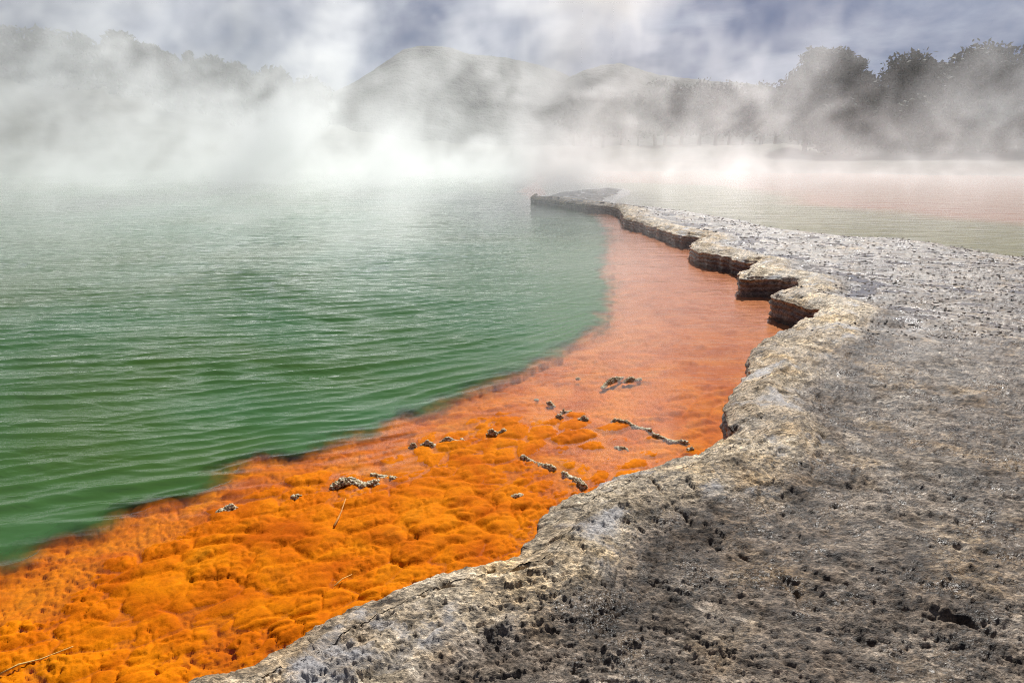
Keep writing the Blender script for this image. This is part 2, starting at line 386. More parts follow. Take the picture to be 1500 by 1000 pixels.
def mat_material():
    m = new_mat('orange_mat'); t = NT(m); p = t.pos()
    pink = t.attr('pink'); green = t.attr('green'); deep = t.attr('deep')
    n = t.noise(p, 3.0, 5, 0.6, 0.4); f = t.noise(p, 45, 4, 0.65)
    c = t.ramp(n, [(0.30, (0.41, 0.080, 0.001)), (0.45, (0.51, 0.119, 0.001)), (0.60, (0.60, 0.166, 0.001)), (0.75, (0.49, 0.160, 0.004))])
    c = t.mix(1.0, c, t.ramp(f, [(0.3, 0.78), (0.6, 1.05)]), 'MULTIPLY')
    brown = t.ramp(t.noise(p, 6.5, 5, 0.65, 0.6), [(0.56, 0.0), (0.74, 0.45)])
    c = t.mix(brown, c, (0.28, 0.085, 0.006))
    c = t.mix(pink, c, t.ramp(n, [(0.3, (0.42, 0.145, 0.060)), (0.7, (0.56, 0.225, 0.115))]))
    c = t.mix(green, c, t.ramp(n, [(0.3, (0.13, 0.12, 0.02)), (0.7, (0.28, 0.25, 0.07))]))
    c = t.mix(deep, c, (0.13, 0.12, 0.02))
    b = t.bump(t.noise(p, 110, 4, 0.65), 0.6, 0.004)
    b = t.bump(t.noise(p, 30, 3, 0.5, 0.3), 0.2, 0.008, b)
    bs = t.n('ShaderNodeBsdfPrincipled', {'Base Color': c, 'Roughness': 0.8, 'Normal': b, 'Specular IOR Level': 0.03})
    t.out(bs.outputs[0]); return m

def water_material():
    """mineral water: clear where it is a film, milky green where it is deep ('murk' holds 1-exp(-depth)); Fresnel gloss on top"""
    m = new_mat('pool_water'); t = NT(m); p = t.pos()
    murk = t.attr('murk'); calm = t.attr('calm'); pond = t.attr('pond')
    q = t.map(p, (0.45, 1.35, 1), (0, 0, -0.2))
    b = t.bump(t.noise(q, 7.5, 5, 0.6, 0.5), t.math('MULTIPLY', calm, 0.5), 0.030)
    b = t.bump(t.noise(q, 1.6, 3, 0.6, 0.5), t.math('MULTIPLY', calm, 0.35), 0.12, b)
    v = t.noise(p, 0.16, 4, 0.6, 0.6)
    body = t.ramp(v, [(0.3, (0.050, 0.094, 0.010)), (0.7, (0.042, 0.135, 0.058))])
    body = t.mix(pond, body, (0.16, 0.15, 0.09))
    dif = t.n('ShaderNodeBsdfDiffuse', {'Color': body, 'Normal': b})
    tr = t.n('ShaderNodeBsdfTransparent', {'Color': (0.97, 0.97, 0.93, 1)})
    mx = t.n('ShaderNodeMixShader', {0: murk, 1: tr.outputs[0], 2: dif.outputs[0]})
    gl = t.n('ShaderNodeBsdfGlossy', {'Color': (1, 1, 1, 1), 'Roughness': 0.04, 'Normal': b})
    fr = t.n('ShaderNodeFresnel', {'IOR': 1.33, 'Normal': b})
    back = t.n('ShaderNodeNewGeometry').outputs['Backfacing']     # light that comes back up through the film is not bent here: no total reflection
    ff = t.n('ShaderNodeMix', {0: back, 2: fr.outputs[0], 3: 0.03}).outputs[0]
    m2 = t.n('ShaderNodeMixShader', {0: ff, 1: mx.outputs[0], 2: gl.outputs[0]})
    t.out(m2.outputs[0]); return m

def simple_noise_mat(name, stops, scale, rough=0.8, bump=0.5, bdist=0.02, bscale=None, detail=6):
    m = new_mat(name); t = NT(m); p = t.pos()
    c = t.ramp(t.noise(p, scale, detail, 0.65, 0.3), stops)
    b = t.bump(t.noise(p, bscale or scale * 2.5, 5, 0.65), bump, bdist)
    bs = t.n('ShaderNodeBsdfPrincipled', {'Base Color': c, 'Roughness': rough, 'Normal': b, 'Specular IOR Level': 0.3})
    t.out(bs.outputs[0]); return m

M_ROCK = rock_material(); M_MAT = mat_material(); M_WATER = water_material()
M_SINTER = simple_noise_mat('sinter_knob', [(0.36, (0.06, 0.030, 0.010)), (0.46, (0.34, 0.22, 0.07)), (0.57, (0.66, 0.60, 0.44))], 85, 0.7, 0.6, 0.004)
M_TWIG = simple_noise_mat('twig_orange', [(0.3, (0.42, 0.16, 0.02)), (0.7, (0.62, 0.27, 0.05))], 40, 0.6)
M_STRAW = simple_noise_mat('straw', [(0.3, (0.60, 0.36, 0.08)), (0.7, (0.75, 0.52, 0.16))], 40, 0.6)
M_DARK = simple_noise_mat('dark_stone', [(0.3, (0.018, 0.017, 0.016)), (0.7, (0.05, 0.047, 0.043))], 30, 0.6)
M_PALE = simple_noise_mat('pale_stone', [(0.3, (0.55, 0.53, 0.50)), (0.7, (0.74, 0.72, 0.70))], 30, 0.7)
M_FOL = simple_noise_mat('foliage_dark', [(0.3, (0.020, 0.030, 0.012)), (0.7, (0.055, 0.070, 0.030))], 0.9, 0.75)
M_FOL2 = simple_noise_mat('foliage_grey', [(0.3, (0.012, 0.018, 0.014)), (0.7, (0.034, 0.042, 0.030))], 0.7, 0.8)
M_BARK = simple_noise_mat('bark', [(0.3, (0.05, 0.042, 0.035)), (0.7, (0.12, 0.10, 0.085))], 6, 0.85)
M_HILL = simple_noise_mat('bush_hill', [(0.3, (0.012, 0.018, 0.012)), (0.7, (0.030, 0.036, 0.024))], 0.10, 0.9, 1.0, 3.0, 0.16)
M_BANK = simple_noise_mat('bank_ground', [(0.3, (0.03, 0.035, 0.02)), (0.55, (0.07, 0.068, 0.045)), (0.75, (0.13, 0.115, 0.085))], 0.5, 0.9, 0.8, 0.2, 1.4)
M_FLAT = simple_noise_mat('sinter_flat', [(0.35, (0.07, 0.065, 0.06)), (0.65, (0.18, 0.165, 0.15))], 1.2, 0.95, 0.6, 0.03, 5)

# ------------------------------------------------------------------ the rock terrace
def polar(az0, az1, nc, dn0, dn1, nr, h):
    az = np.radians(np.concatenate([np.linspace(-80, az0, 60)[:-1], np.linspace(az0, az1, nc), np.linspace(az1, 80, 60)[1:]])); dn = np.radians(np.linspace(dn0, dn1, nr)); r = h / np.tan(dn)
    return (r[:, None] * np.sin(az)[None, :]), (r[:, None] * np.cos(az)[None, :])

X, Y = polar(-42, 43, 860, 58, 2.7, 780, H - 0.25)
sh = X.shape; Xf = X.ravel(); Yf = Y.ravel()
ins = inside(Xf, Yf, TERR)
cand = np.where(ins)[0]
dl = np.full(Xf.shape, -1.0); sl = np.zeros(Xf.shape); db = np.full(Xf.shape, -1.0)
dl[cand], sl[cand] = line_dist(Xf[cand], Yf[cand], LIP)
db[cand], _ = line_dist(Xf[cand], Yf[cand], BACK)
Z = np.full(Xf.shape, -0.1); dry = np.zeros(Xf.shape); wet = np.zeros(Xf.shape); lay = np.zeros(Xf.shape)
Z[cand], dry[cand], wet[cand], lay[cand] = rock_height(Xf[cand], Yf[cand], dl[cand], sl[cand], db[cand])
Z -= 0.006 * sstep(0.16, 0.10, dl)                       # slips under the rim strip
F = grid_faces(*sh)
rr = np.sqrt(Xf ** 2 + Yf ** 2)
ok = ins & (dl > 0.05)
V, F, at = cull(np.stack([Xf, Yf, Z], 1), F, ok[F].all(1), {'dry': dry, 'wet': wet, 'lay': lay})
terrace = mesh_obj('rock_terrace', V, F, M_ROCK, attrs=at); tag(terrace, kind='structure')

# the rim: a strip that rolls over the lip and drops, undercut, below the waterline
def rim_strip():
    L = smooth_line(LIP[::1], lambda d: max(0.008, 0.0022 * d))
    L = L[np.linalg.norm(L, axis=1) < 60]
    s = np.concatenate([[0], np.cumsum(np.linalg.norm(np.diff(L, axis=0), axis=1))])
    tg = np.gradient(L, axis=0)
    k = np.ones(9) / 9
    tg = np.stack([np.convolve(np.pad(tg[:, i], 4, mode='edge'), k, 'valid') for i in (0, 1)], 1)
    tg /= np.linalg.norm(tg, axis=1)[:, None] + 1e-9
    nin = np.stack([tg[:, 1], -tg[:, 0]], 1)             # towards the rock
    test = L[len(L) // 3] + nin[len(L) // 3] * 0.05
    if not inside(np.array([test[0]]), np.array([test[1]]), TERR)[0]: nin = -nin
    prof_o = np.array([0.150, 0.125, 0.10, 0.08, 0.062, 0.046, 0.032, 0.020, 0.010, 0.002, -0.006, -0.012, -0.016, -0.018, -0.019, -0.019, -0.018, -0.016, -0.014, -0.012, -0.010, -0.008, -0.006, -0.004, -0.002, 0.0])
    drop = np.concatenate([np.zeros(8), [0.002, 0.006, 0.013, 0.022, 0.034, 0.048, 0.064, 0.08, 0.096, 0.112, 0.13, 0.15, 0.17, 0.195, 0.22, 0.25, 0.30, 0.40]])
    nP = len(prof_o)
    S2 = np.repeat(s[:, None], nP, 1); O = np.repeat(prof_o[None, :], len(s), 0); D = np.repeat(drop[None, :], len(s), 0)
    face = sstep(0.0, 0.02, D)
    kn = fbm(S2 * 9, D * 22 + 5, 401, 4, 0.6) * 0.018 + fbm(S2 * 40, D * 55, 411, 3, 0.6) * 0.008 + 0.012 * sstep(0.1, 0.5, fbm(S2 * 5, D * 4, 421, 2)) + 0.02 * fbm(S2 * 3, D * 9, 425, 3)
    shelfy = 0.016 * np.sin(D * 95 + 3 * perlin(S2 * 1.3, S2 * 0, 431))
    O = O - face * (kn + shelfy)
    PX = L[:, 0][:, None] + nin[:, 0][:, None] * O; PY = L[:, 1][:, None] + nin[:, 1][:, None] * O
    Oc = np.maximum(prof_o, 0.0)[None, :].repeat(len(s), 0)
    bx = L[:, 0][:, None] + nin[:, 0][:, None] * Oc; by = L[:, 1][:, None] + nin[:, 1][:, None] * Oc
    dbk, _ = line_dist(bx.ravel(), by.ravel(), BACK[::2])
    dlp, slp = line_dist(bx.ravel(), by.ravel(), LIP)
    z, dr, _, ly = rock_height(bx.ravel(), by.ravel(), dlp, slp, dbk + 3.0)
    z = z.reshape(bx.shape); dr = dr.reshape(bx.shape)
    z = z + 0.003 - D
    Fc = grid_faces(len(s), nP)
    dr2 = np.maximum(dr, 0) * (1 - 0.95 * sstep(0.03, 0.10, D)); ly = np.where(D.ravel() > 0.03, 0.35 + 0.5 * h01(np.floor(D.ravel() * 45 + 1.5 * perlin(S2.ravel() * 2, S2.ravel() * 0, 441)), np.floor(S2.ravel() * 1.3), 442), ly)
    return mesh_obj('terrace_rim', np.stack([PX.ravel(), PY.ravel(), z.ravel()], 1), Fc, M_ROCK, parent=terrace, attrs={'dry': dr2.ravel(), 'wet': (0.6 * sstep(0.03, 0.10, D)).ravel(), 'lay': ly})
rim_strip()

# ------------------------------------------------------------------ pool bed
X, Y = polar(-43, 43, 800, 58, 1.6, 640, H)
sh = X.shape; Xf = X.ravel(); Yf = Y.ravel()
interr = inside(Xf, Yf, TERR)
dlq, _ = line_dist(Xf, Yf, LIP[::2]); dbq, _ = line_dist(Xf, Yf, BACK[::2])
deep_in = interr & (dlq > 0.25) & (dbq > 0.6)
zb, ds = bed_depth(Xf, Yf)
rr = np.sqrt(Xf ** 2 + Yf ** 2)
backside = (~interr) & (dbq < dlq) & (Xf > 1.0)
back_side = sstep(0.0, 2.0, np.where((dbq < dlq) & (Xf > 2.0), dbq, -1.0))
# shallow pond behind the terrace: olive mat close by, salmon farther off
nearb = (dbq < dlq + 0.0) & (Xf > 1.5)
pond_z = -0.03 - 0.012 * np.minimum(dbq, 8) + 0.02 * fbm(Xf * 0.8, Yf * 0.8, 501, 3)
zb = np.where(nearb & ~interr, pond_z, zb)
zb = np.where(interr, np.minimum(zb, -0.12), zb)
band = dbq + 1.5 * fbm(Xf * 0.25, Yf * 0.25, 511, 3)
green = np.where(nearb, 1 - sstep(5.0, 8.0, band), 0.0)
pink = np.where(nearb, sstep(5.0, 8.0, band), sstep(4.0, 9.0, rr) * 0.85)  # shelf turns pink with distance: steam reflection and haze put into the colour
deepc = sstep(0.25, 0.9, -ds) * (~nearb)
F = grid_faces(*sh)
V, F, at = cull(np.stack([Xf, Yf, zb], 1), F, (~deep_in)[F].any(1), {'pink': pink, 'green': green, 'deep': deepc})
bed = mesh_obj('pool_bed', V, F, M_MAT, attrs=at); tag(bed, kind='structure')

# ------------------------------------------------------------------ pool water
X, Y = polar(-43, 43, 820, 58, 0.75, 860, H)
sh = X.shape; Xf = X.ravel(); Yf = Y.ravel(); rr = np.sqrt(Xf ** 2 + Yf ** 2)
interr = inside(Xf, Yf, TERR)
dlq, _ = line_dist(Xf, Yf, LIP[::2]); dbq, _ = line_dist(Xf, Yf, BACK[::2])
deep_in = interr & (dlq > 0.2) & (dbq > 0.8)
zb, ds = bed_depth(Xf, Yf)
nearb = (dbq < dlq) & (Xf > 1.5) & ~interr
depth = np.where(nearb, 0.04 + 0.014 * np.minimum(dbq, 9), np.maximum(0.0, -zb))
# ripples running towards the shelf, bending along its edge
sx = np.where(Xf > -1.8, 0.22 * Xf + 0.16 * (Xf + 1.8) ** 2 * (Xf < 2.2) + (Xf >= 2.2) * (0.16 * 16 + 1.28 * (Xf - 2.2)), 0.22 * Xf)
def waves(x, y, u):
    h = 0; wsum = 0
    for i, (lam, amp, da, sd) in enumerate([(0.40, 0.42, 0.06, 1), (0.29, 1.05, -0.10, 2), (0.21, 1.1, 0.12, 3), (0.15, 0.9, -0.18, 4), (0.62, 0.15, -0.03, 5), (0.105, 0.6, 0.25, 6)]):
        kx = 2 * np.pi / lam
        ph = kx * (u + da * x) + 2.6 * fbm(x * 0.55 / lam * 0.3, y * 0.5 / lam * 0.3, 601 + sd, 2) * 2 + sd * 1.9
        am = 0.25 + 1.1 * sstep(-0.35, 0.45, perlin(x * 0.28 / lam * 0.4, y * 0.7 / lam * 0.4, 631 + sd))
        sh_ = np.exp(1.15 * (np.sin(ph) - 1)) * 1.5 - 0.75
        h = h + amp * am * lam * sh_
    return h
u = Yf - sx
steep = np.hypot(1.0, np.where(Xf > -1.8, np.where(Xf < 2.2, 0.18 + 0.32 * (Xf + 1.8), 1.28), 0.18))
amp = 0.024 * (0.25 + 0.75 * sstep(-1.0, 0.4, -ds)) * np.where(ds > 0, np.maximum(0.75 * np.exp(-ds / 0.8) * sstep(-2.5, -0.5, Xf), np.maximum(0.2 * np.exp(-ds / 0.3), 0.60 * sstep(3.6, 6, rr))), 1.0)
amp = np.where(nearb, 0.0015, amp) * (1 - 0.75 * sstep(14, 40, rr)) * sstep(0.0, 0.5, np.where(interr, 0, dlq) + 0.12)
zw = 1.2 * amp * (1 - 0.35 * sstep(-1.2, 0.6, Xf)) / steep ** 1.3 * waves(Xf, Yf, u)
murk = 1 - np.exp(-np.maximum(depth - 0.08, 0) * 16)
murk = np.maximum(murk, sstep(0.10, -0.24, ds + 0.20 * fbm(Xf * 3.2, Yf * 3.2, 651, 4, 0.6)))
murk = np.where(nearb, 1 - np.exp(-depth * 1.2), murk)
murk = np.where(ds < -3.0, np.where(nearb, murk, 1.0), murk)
glint_patch = np.exp(-((Xf - 9.0) / 3.2) ** 2 - ((Yf - 21.5) / 3.5) ** 2)          # rougher ripples added to the pond to catch sun glints
calm = np.where(nearb, 0.5 + 0.5 * glint_patch, np.maximum(0.5 * sstep(3.6, 6, rr), 0.12 + 0.88 * sstep(-0.4, 1.4, -ds)))
F = grid_faces(*sh)
V, F, at = cull(np.stack([Xf, Yf, zw], 1), F, (~deep_in)[F].any(1), {'murk': murk, 'calm': calm, 'pond': nearb.astype(float)})
water = mesh_obj('pool_water', V, F, M_WATER, attrs=at); tag(water, kind='structure')

# ------------------------------------------------------------------ land round the pool, hills
def land_profile(az_deg):
    """height of the bank crest by azimuth"""
    return np.interp(az_deg, [-60, -38, -30, -22, -16, -10, -4, 4, 12, 20, 30, 40, 60], [9, 8.2, 7.4, 6.2, 4.6, 2.4, 1.4, 1.2, 1.2, 1.4, 1.6, 1.8, 2])
az = np.linspace(-64, 64, 260); rg = np.concatenate([np.linspace(58, 120, 60), np.geomspace(124, 2500, 40)])
A, R = np.meshgrid(az, rg)
shore = 62 + 4 * perlin(A * 0.12, A * 0, 701)
zt = -0.6 + 1.2 * sstep(-3, 3, R - shore) + land_profile(A) * sstep(0, 30, R - shore) + 0.8 * fbm(A * 0.5, R * 0.06, 711, 3) * sstep(0, 20, R - shore)
zt = zt * (1 - 0.6 * sstep(300, 900, R))
V = np.stack([(R * np.sin(np.radians(A))).ravel(), (R * np.cos(np.radians(A))).ravel(), zt.ravel()], 1)
ground = mesh_obj('ground', V, grid_faces(*A.shape), M_BANK); tag(ground, kind='structure')
# coarse ground behind and beside the viewpoint, well below the terrace edge of the modelled plate
gx, gy = np.meshgrid(np.linspace(-60, 60, 60), np.linspace(-60, 1.0, 40))
keep = inside(gx.ravel(), gy.ravel(), np.array([[-12, -60], [60, -60], [60, 3.5], [0.8, 0.9], [-0.8, 0.9], [-12, -1.5]]))
Fg = grid_faces(*gx.shape)
V, Fg, _ = cull(np.stack([gx.ravel(), gy.ravel(), 0.16 + 0.02 * fbm(gx.ravel(), gy.ravel(), 5)], 1), Fg, keep[Fg].all(1), {})
g2 = mesh_obj('terrace_ground', V, Fg, M_BANK); tag(g2, kind='structure')

def hill(prof, dist, depth, seed):
    xs = np.array([(p[0] - 750) / FPX for p in prof]); b = np.array([(500 - p[1]) / FPX for p in prof])
    el = (-math.sin(PITCH) + b * math.cos(PITCH)) / (math.cos(PITCH) + b * math.sin(PITCH))
    wx = xs / (math.cos(PITCH) + b * math.sin(PITCH)) * dist; wz = H + el * dist
    gx = np.linspace(wx.min() - 60, wx.max() + 60, 220); gy = np.linspace(-depth, depth, 70)
    GX, GY = np.meshgrid(gx, gy)
    top = np.interp(GX, np.concatenate([[wx.min() - 60], wx, [wx.max() + 60]]), np.concatenate([[0], wz, [0]]))
    fall = np.exp(-(GY / (depth * 0.5)) ** 2)
    zz = top * fall + 1.6 * fbm(GX * 0.05, GY * 0.05, seed, 4) * fall * sstep(0, 12, top) + 0.35 * fbm(GX * 0.4, GY * 0.4, seed + 3, 3) * fall - 3 * (1 - fall)
    o = mesh_obj('hill', np.stack([GX.ravel(), GY.ravel() + dist, zz.ravel()], 1), grid_faces(*GX.shape), M_HILL)
    return tag(o, kind='structure')
hill([(430, 165), (500, 131), (525, 119), (550, 104), (575, 87), (592, 75), (612, 68), (640, 69), (665, 73), (690, 82), (740, 87), (790, 97), (830, 110), (880, 135)], 330, 110, 801)
hill([(790, 150), (835, 113), (860, 102), (885, 95), (905, 95), (925, 100), (960, 111), (990, 116), (1030, 117), (1080, 122), (1140, 130), (1250, 150)], 300, 90, 811)

# ------------------------------------------------------------------ trees
def tube(P, Rr, n=7):
    P = np.asarray(P, float); V = []; F = []
    for i, p in enumerate(P):
        t = P[min(i + 1, len(P) - 1)] - P[max(i - 1, 0)]; t = t / (np.linalg.norm(t) + 1e-9)
        a = np.cross(t, [0.3, 1, 0.2]); a /= np.linalg.norm(a); b = np.cross(t, a)
        for k in range(n):
            th = 2 * math.pi * k / n; V.append(p + Rr[i] * (math.cos(th) * a + math.sin(th) * b))
    for i in range(len(P) - 1):
        for k in range(n): F.append((i * n + k, i * n + (k + 1) % n, (i + 1) * n + (k + 1) % n, (i + 1) * n + k))
    return V, F
def tree(base, height, width, label, group, fol, seed, shape='round', leaf=0.34, count=3200):
    rg = np.random.default_rng(seed)
    root = bpy.data.objects.new('broadleaf_tree', None); COL.objects.link(root); root.location = base
    tag(root, label, 'tree', group)
    V = []; F = []
    def add(P, Rr):
        v, f = tube(P, Rr); o = len(V); V.extend(v); F.extend([tuple(i + o for i in q) for q in f])
    lean = rg.normal(0, 0.04, 2) * height
    th = height * 0.6
    add([(0, 0, -0.6), (lean[0] * 0.2, lean[1] * 0.2, th * 0.3), (lean[0] * 0.6, lean[1] * 0.6, th * 0.65), (lean[0], lean[1], th)], [0.035 * height, 0.027 * height, 0.02 * height, 0.012 * height])
    # clumps: centres on limbs that fork from the trunk
    nc = {'round': 15, 'flat': 13, 'cone': 14, 'wide': 19}[shape]
    cl = []
    for i in range(nc):
        a = 2 * math.pi * (i * 0.618 + rg.uniform(-0.08, 0.08)); f = (i + 0.5) / nc
        if shape == 'cone':
            zc = height * (0.22 + 0.72 * f); rad = width * 0.5 * (1 - f) ** 0.8 * rg.uniform(0.4, 0.9); s = width * (0.26 - 0.16 * f)
        elif shape == 'flat':
            zc = height * (0.55 + 0.40 * f ** 0.7) ; rad = width * 0.5 * rg.uniform(0.25, 0.85); s = width * rg.uniform(0.19, 0.28)
        else:
            zc = height * (0.26 + 0.66 * f); rad = width * 0.5 * math.sqrt(max(0.05, 1 - (2 * f - 0.75) ** 2 * 0.8)) * rg.uniform(0.35, 0.9); s = width * rg.uniform(0.18, 0.29)
        c = np.array([rad * math.cos(a), rad * math.sin(a), zc]); cl.append((c, s))
        add([(lean[0] * 0.5, lean[1] * 0.5, min(th * 0.9, zc * 0.55)), tuple(c * [0.5, 0.5, 0.85]), tuple(c)], [0.012 * height, 0.008 * height, 0.004 * height])
    mesh_obj('trunk', V, F, M_BARK, parent=root)
    per = count // nc; LV = []; 
    for c, s in cl:
        d = rg.normal(size=(per, 3)); d /= np.linalg.norm(d, axis=1)[:, None]
        rad = s * (0.35 + 0.62 * rg.random(per) ** 0.6)[:, None]
        p = c + d * rad * np.array([1.15, 1.15, 0.62 if shape == 'flat' else 0.8])
        sub = rg.normal(0, (0.13 if shape == 'flat' else 0.08) * s, (per, 3)); p = p + sub
        sz = leaf * (0.5 + rg.random(per))[:, None]
        t1 = rg.normal(size=(per, 3)); t1 /= np.linalg.norm(t1, axis=1)[:, None]
        t2 = np.cross(t1, rg.normal(size=(per, 3))); t2 /= np.linalg.norm(t2, axis=1)[:, None]
        LV.append(np.stack([p - t1 * sz * 0.6, p + t2 * sz * 0.28, p + t1 * sz * 0.6, p - t2 * sz * 0.28], 1))
    LV = np.concatenate(LV).reshape(-1, 3)
    mesh_obj('crown', LV, np.arange(len(LV)).reshape(-1, 4), fol, parent=root, smooth=False)
    return root
def ground_z(x, y):
    a = math.degrees(math.atan2(x, y)); r = math.hypot(x, y)
    s = 62 + 4 * float(perlin(np.array([a * 0.12]), np.array([0.0]), 701)[0])
    t = float(sstep(0, 30, r - s)); return -0.6 + 1.2 * float(sstep(-3, 3, r - s)) + float(land_profile(a)) * t
def place_tree(px, py_top, dist, wpx, label, group, fol, seed, shape='round', **k):
    """a tree standing on the far bank in the direction px, as tall as its top shows"""
    b = (500 - py_top) / FPX; cy_ = math.cos(PITCH) + b * math.sin(PITCH)
    x = (px - 750) / FPX / cy_ * dist; top = H + (-math.sin(PITCH) + b * math.cos(PITCH)) / cy_ * dist
    gz = ground_z(x, dist)
    return tree((x, dist, gz - 0.1), top - gz, wpx / FPX / cy_ * dist, label, group, fol, seed, shape, **k)

GL = 'trees on the steep bank beyond the green pool'
lab_l = 'mist-veiled grey tree on the steep bank beyond the green pool'
for i, (px, py, d, w, shp) in enumerate([(-70, 38, 90, 120, 'round'), (8, 42, 88, 75, 'round'), (62, 45, 90, 80, 'round'), (112, 52, 94, 70, 'round'), (172, 48, 92, 72, 'round'),
        (216, 66, 92, 62, 'round'), (246, 76, 94, 44, 'round'), (275, 72, 90, 40, 'cone'), (305, 84, 96, 66, 'wide'), (345, 94, 100, 60, 'round'), (400, 102, 92, 66, 'wide'), (452, 118, 104, 60, 'wide'),
        (30, 120, 76, 90, 'wide'), (110, 130, 76, 100, 'wide'), (200, 140, 76, 90, 'wide'), (260, 145, 76, 90, 'wide'), (340, 160, 78, 90, 'wide'), (430, 170, 80, 80, 'wide')]):
    lab = {7: 'small pointed tree rising above its neighbours on the misty bank', 1: 'grey tree with uneven top at the corner of the misty bank',
           10: 'rounded darker tree standing alone at the low end of the misty bank'}.get(i, lab_l if i < 12 else 'low dark bush half lost in steam at the foot of the steep bank')
    place_tree(px, py, d, w, lab, GL, M_FOL2, 900 + i, shp, leaf=0.55, count=4200)
GR = 'trees behind the salmon coloured pond'
for i, (px, py, d, w, shp, lab) in enumerate([
    (1192, 98, 72, 110, 'wide', 'dense rounded dark tree where the row behind the pond begins'),
    (1222, 72, 74, 80, 'flat', 'tall domed tree rising over the dense rounded one where the row begins'),
    (1262, 104, 74, 60, 'wide', 'small tree filling the dip beside the tall domed tree'),
    (1338, 82, 70, 110, 'wide', 'broad dark tree with ragged top between two taller crowns'),
    (1385, 88, 73, 60, 'round', 'narrow dark green tree squeezed beside the broad ragged one'),
    (1448, 68, 68, 130, 'wide', 'largest domed olive green tree behind the steaming pond'),
    (1535, 66, 66, 100, 'wide', 'dark tree cut off by the frame beside the largest domed tree'),
    (1620, 70, 68, 120, 'wide', 'dark tree standing past the largest domed tree'),
    (1240, 150, 67, 110, 'wide', 'low spreading dark bush in steam under the tall domed tree'),
    (1345, 150, 65, 120, 'wide', 'low spreading dark bush in steam under the broad ragged tree'),
    (1455, 150, 63, 120, 'wide', 'low spreading dark bush in steam under the largest domed tree')]):
    place_tree(px, py, d, w, lab, GR, M_FOL, 950 + i, shp, leaf=0.36, count=14000)
GM = 'distant row of trees below the two hills'
for i in range(14):
    px = 845 + i * 23 + random.uniform(-6, 6)
    place_tree(px, 122 + random.uniform(-8, 8) + (8 if i < 5 else 0), 108 + random.uniform(-6, 10), random.uniform(48, 70), 'small hazy tree in the distant row below the hills', GM, M_FOL2, 980 + i, 'wide', leaf=0.55, count=1400)

# ------------------------------------------------------------------ small things on the shelf
_ico = None
def ico():
    global _ico
    if _ico is None:
        import bmesh
        bm = bmesh.new(); bmesh.ops.create_icosphere(bm, subdivisions=2, radius=1.0)
        _ico = (np.array([v.co[:] for v in bm.verts]), np.array([[v.index for v in f.verts] for f in bm.faces])); bm.free()
    return _ico
def bed_z(x, y):
    z, _ = bed_depth(np.array([x], float), np.array([y], float)); return float(z[0])
def crust(path_px, wid_px, hgt, label, seed, dens=1.0, mat=None):
    """knobbly crust of sinter grown along a line on the shelf"""
    rg = np.random.default_rng(seed); iv, jf = ico()
    P = np.array([unproject(x, y, 0.0) for x, y in path_px]); c = P.mean(0)
    dist = np.linalg.norm(c); w = wid_px / FPX * dist
    L = np.concatenate([[0], np.cumsum(np.linalg.norm(np.diff(P, axis=0), axis=1))]) if len(P) > 1 else np.array([0.0])
    tot = L[-1]; n = int((26 + 60 * tot / max(w, 0.02)) * dens)
    V = []; F = []; z0 = max(bed_z(c[0], c[1]), -0.012); w = max(w, 0.045)
    for i in range(n):
        s = rg.random() * tot
        p = np.array([np.interp(s, L, P[:, 0]), np.interp(s, L, P[:, 1])]) if tot > 0 else P[0]
        env = 0.55 + 0.45 * math.sin(6 * s / max(tot, 1e-3) + seed)
        o = rg.normal(0, 0.42, 2) * w * 0.5 * (0.6 + 0.4 * env); q = p + o
        f = math.exp(-np.dot(o, o) / (w * w * 0.16))
        rad = max(w, 0.07) * rg.uniform(0.06, 0.155) * (0.7 + 0.5 * f)
        d = 1 + 0.22 * np.sin(iv @ rg.normal(0, 4, 3) + rg.random() * 6) + 0.12 * np.sin(iv @ rg.normal(0, 9, 3))
        zc = z0 - 0.004 + 0.8 * hgt * f * env * rg.uniform(0.1, 1.0)
        v = iv * d[:, None] * rad * np.array([1, 1, 0.8]) + np.array([q[0], q[1], zc]); F.append(jf + len(V) * len(iv)); V.append(v)
    V = np.concatenate(V); F = np.concatenate(F)
    o = mesh_obj('sinter_crust', V - np.array([c[0], c[1], z0]), F, mat or M_SINTER, loc=(c[0], c[1], z0))
    return tag(o, label, 'mineral crust', 'sinter crusts on the orange shelf')
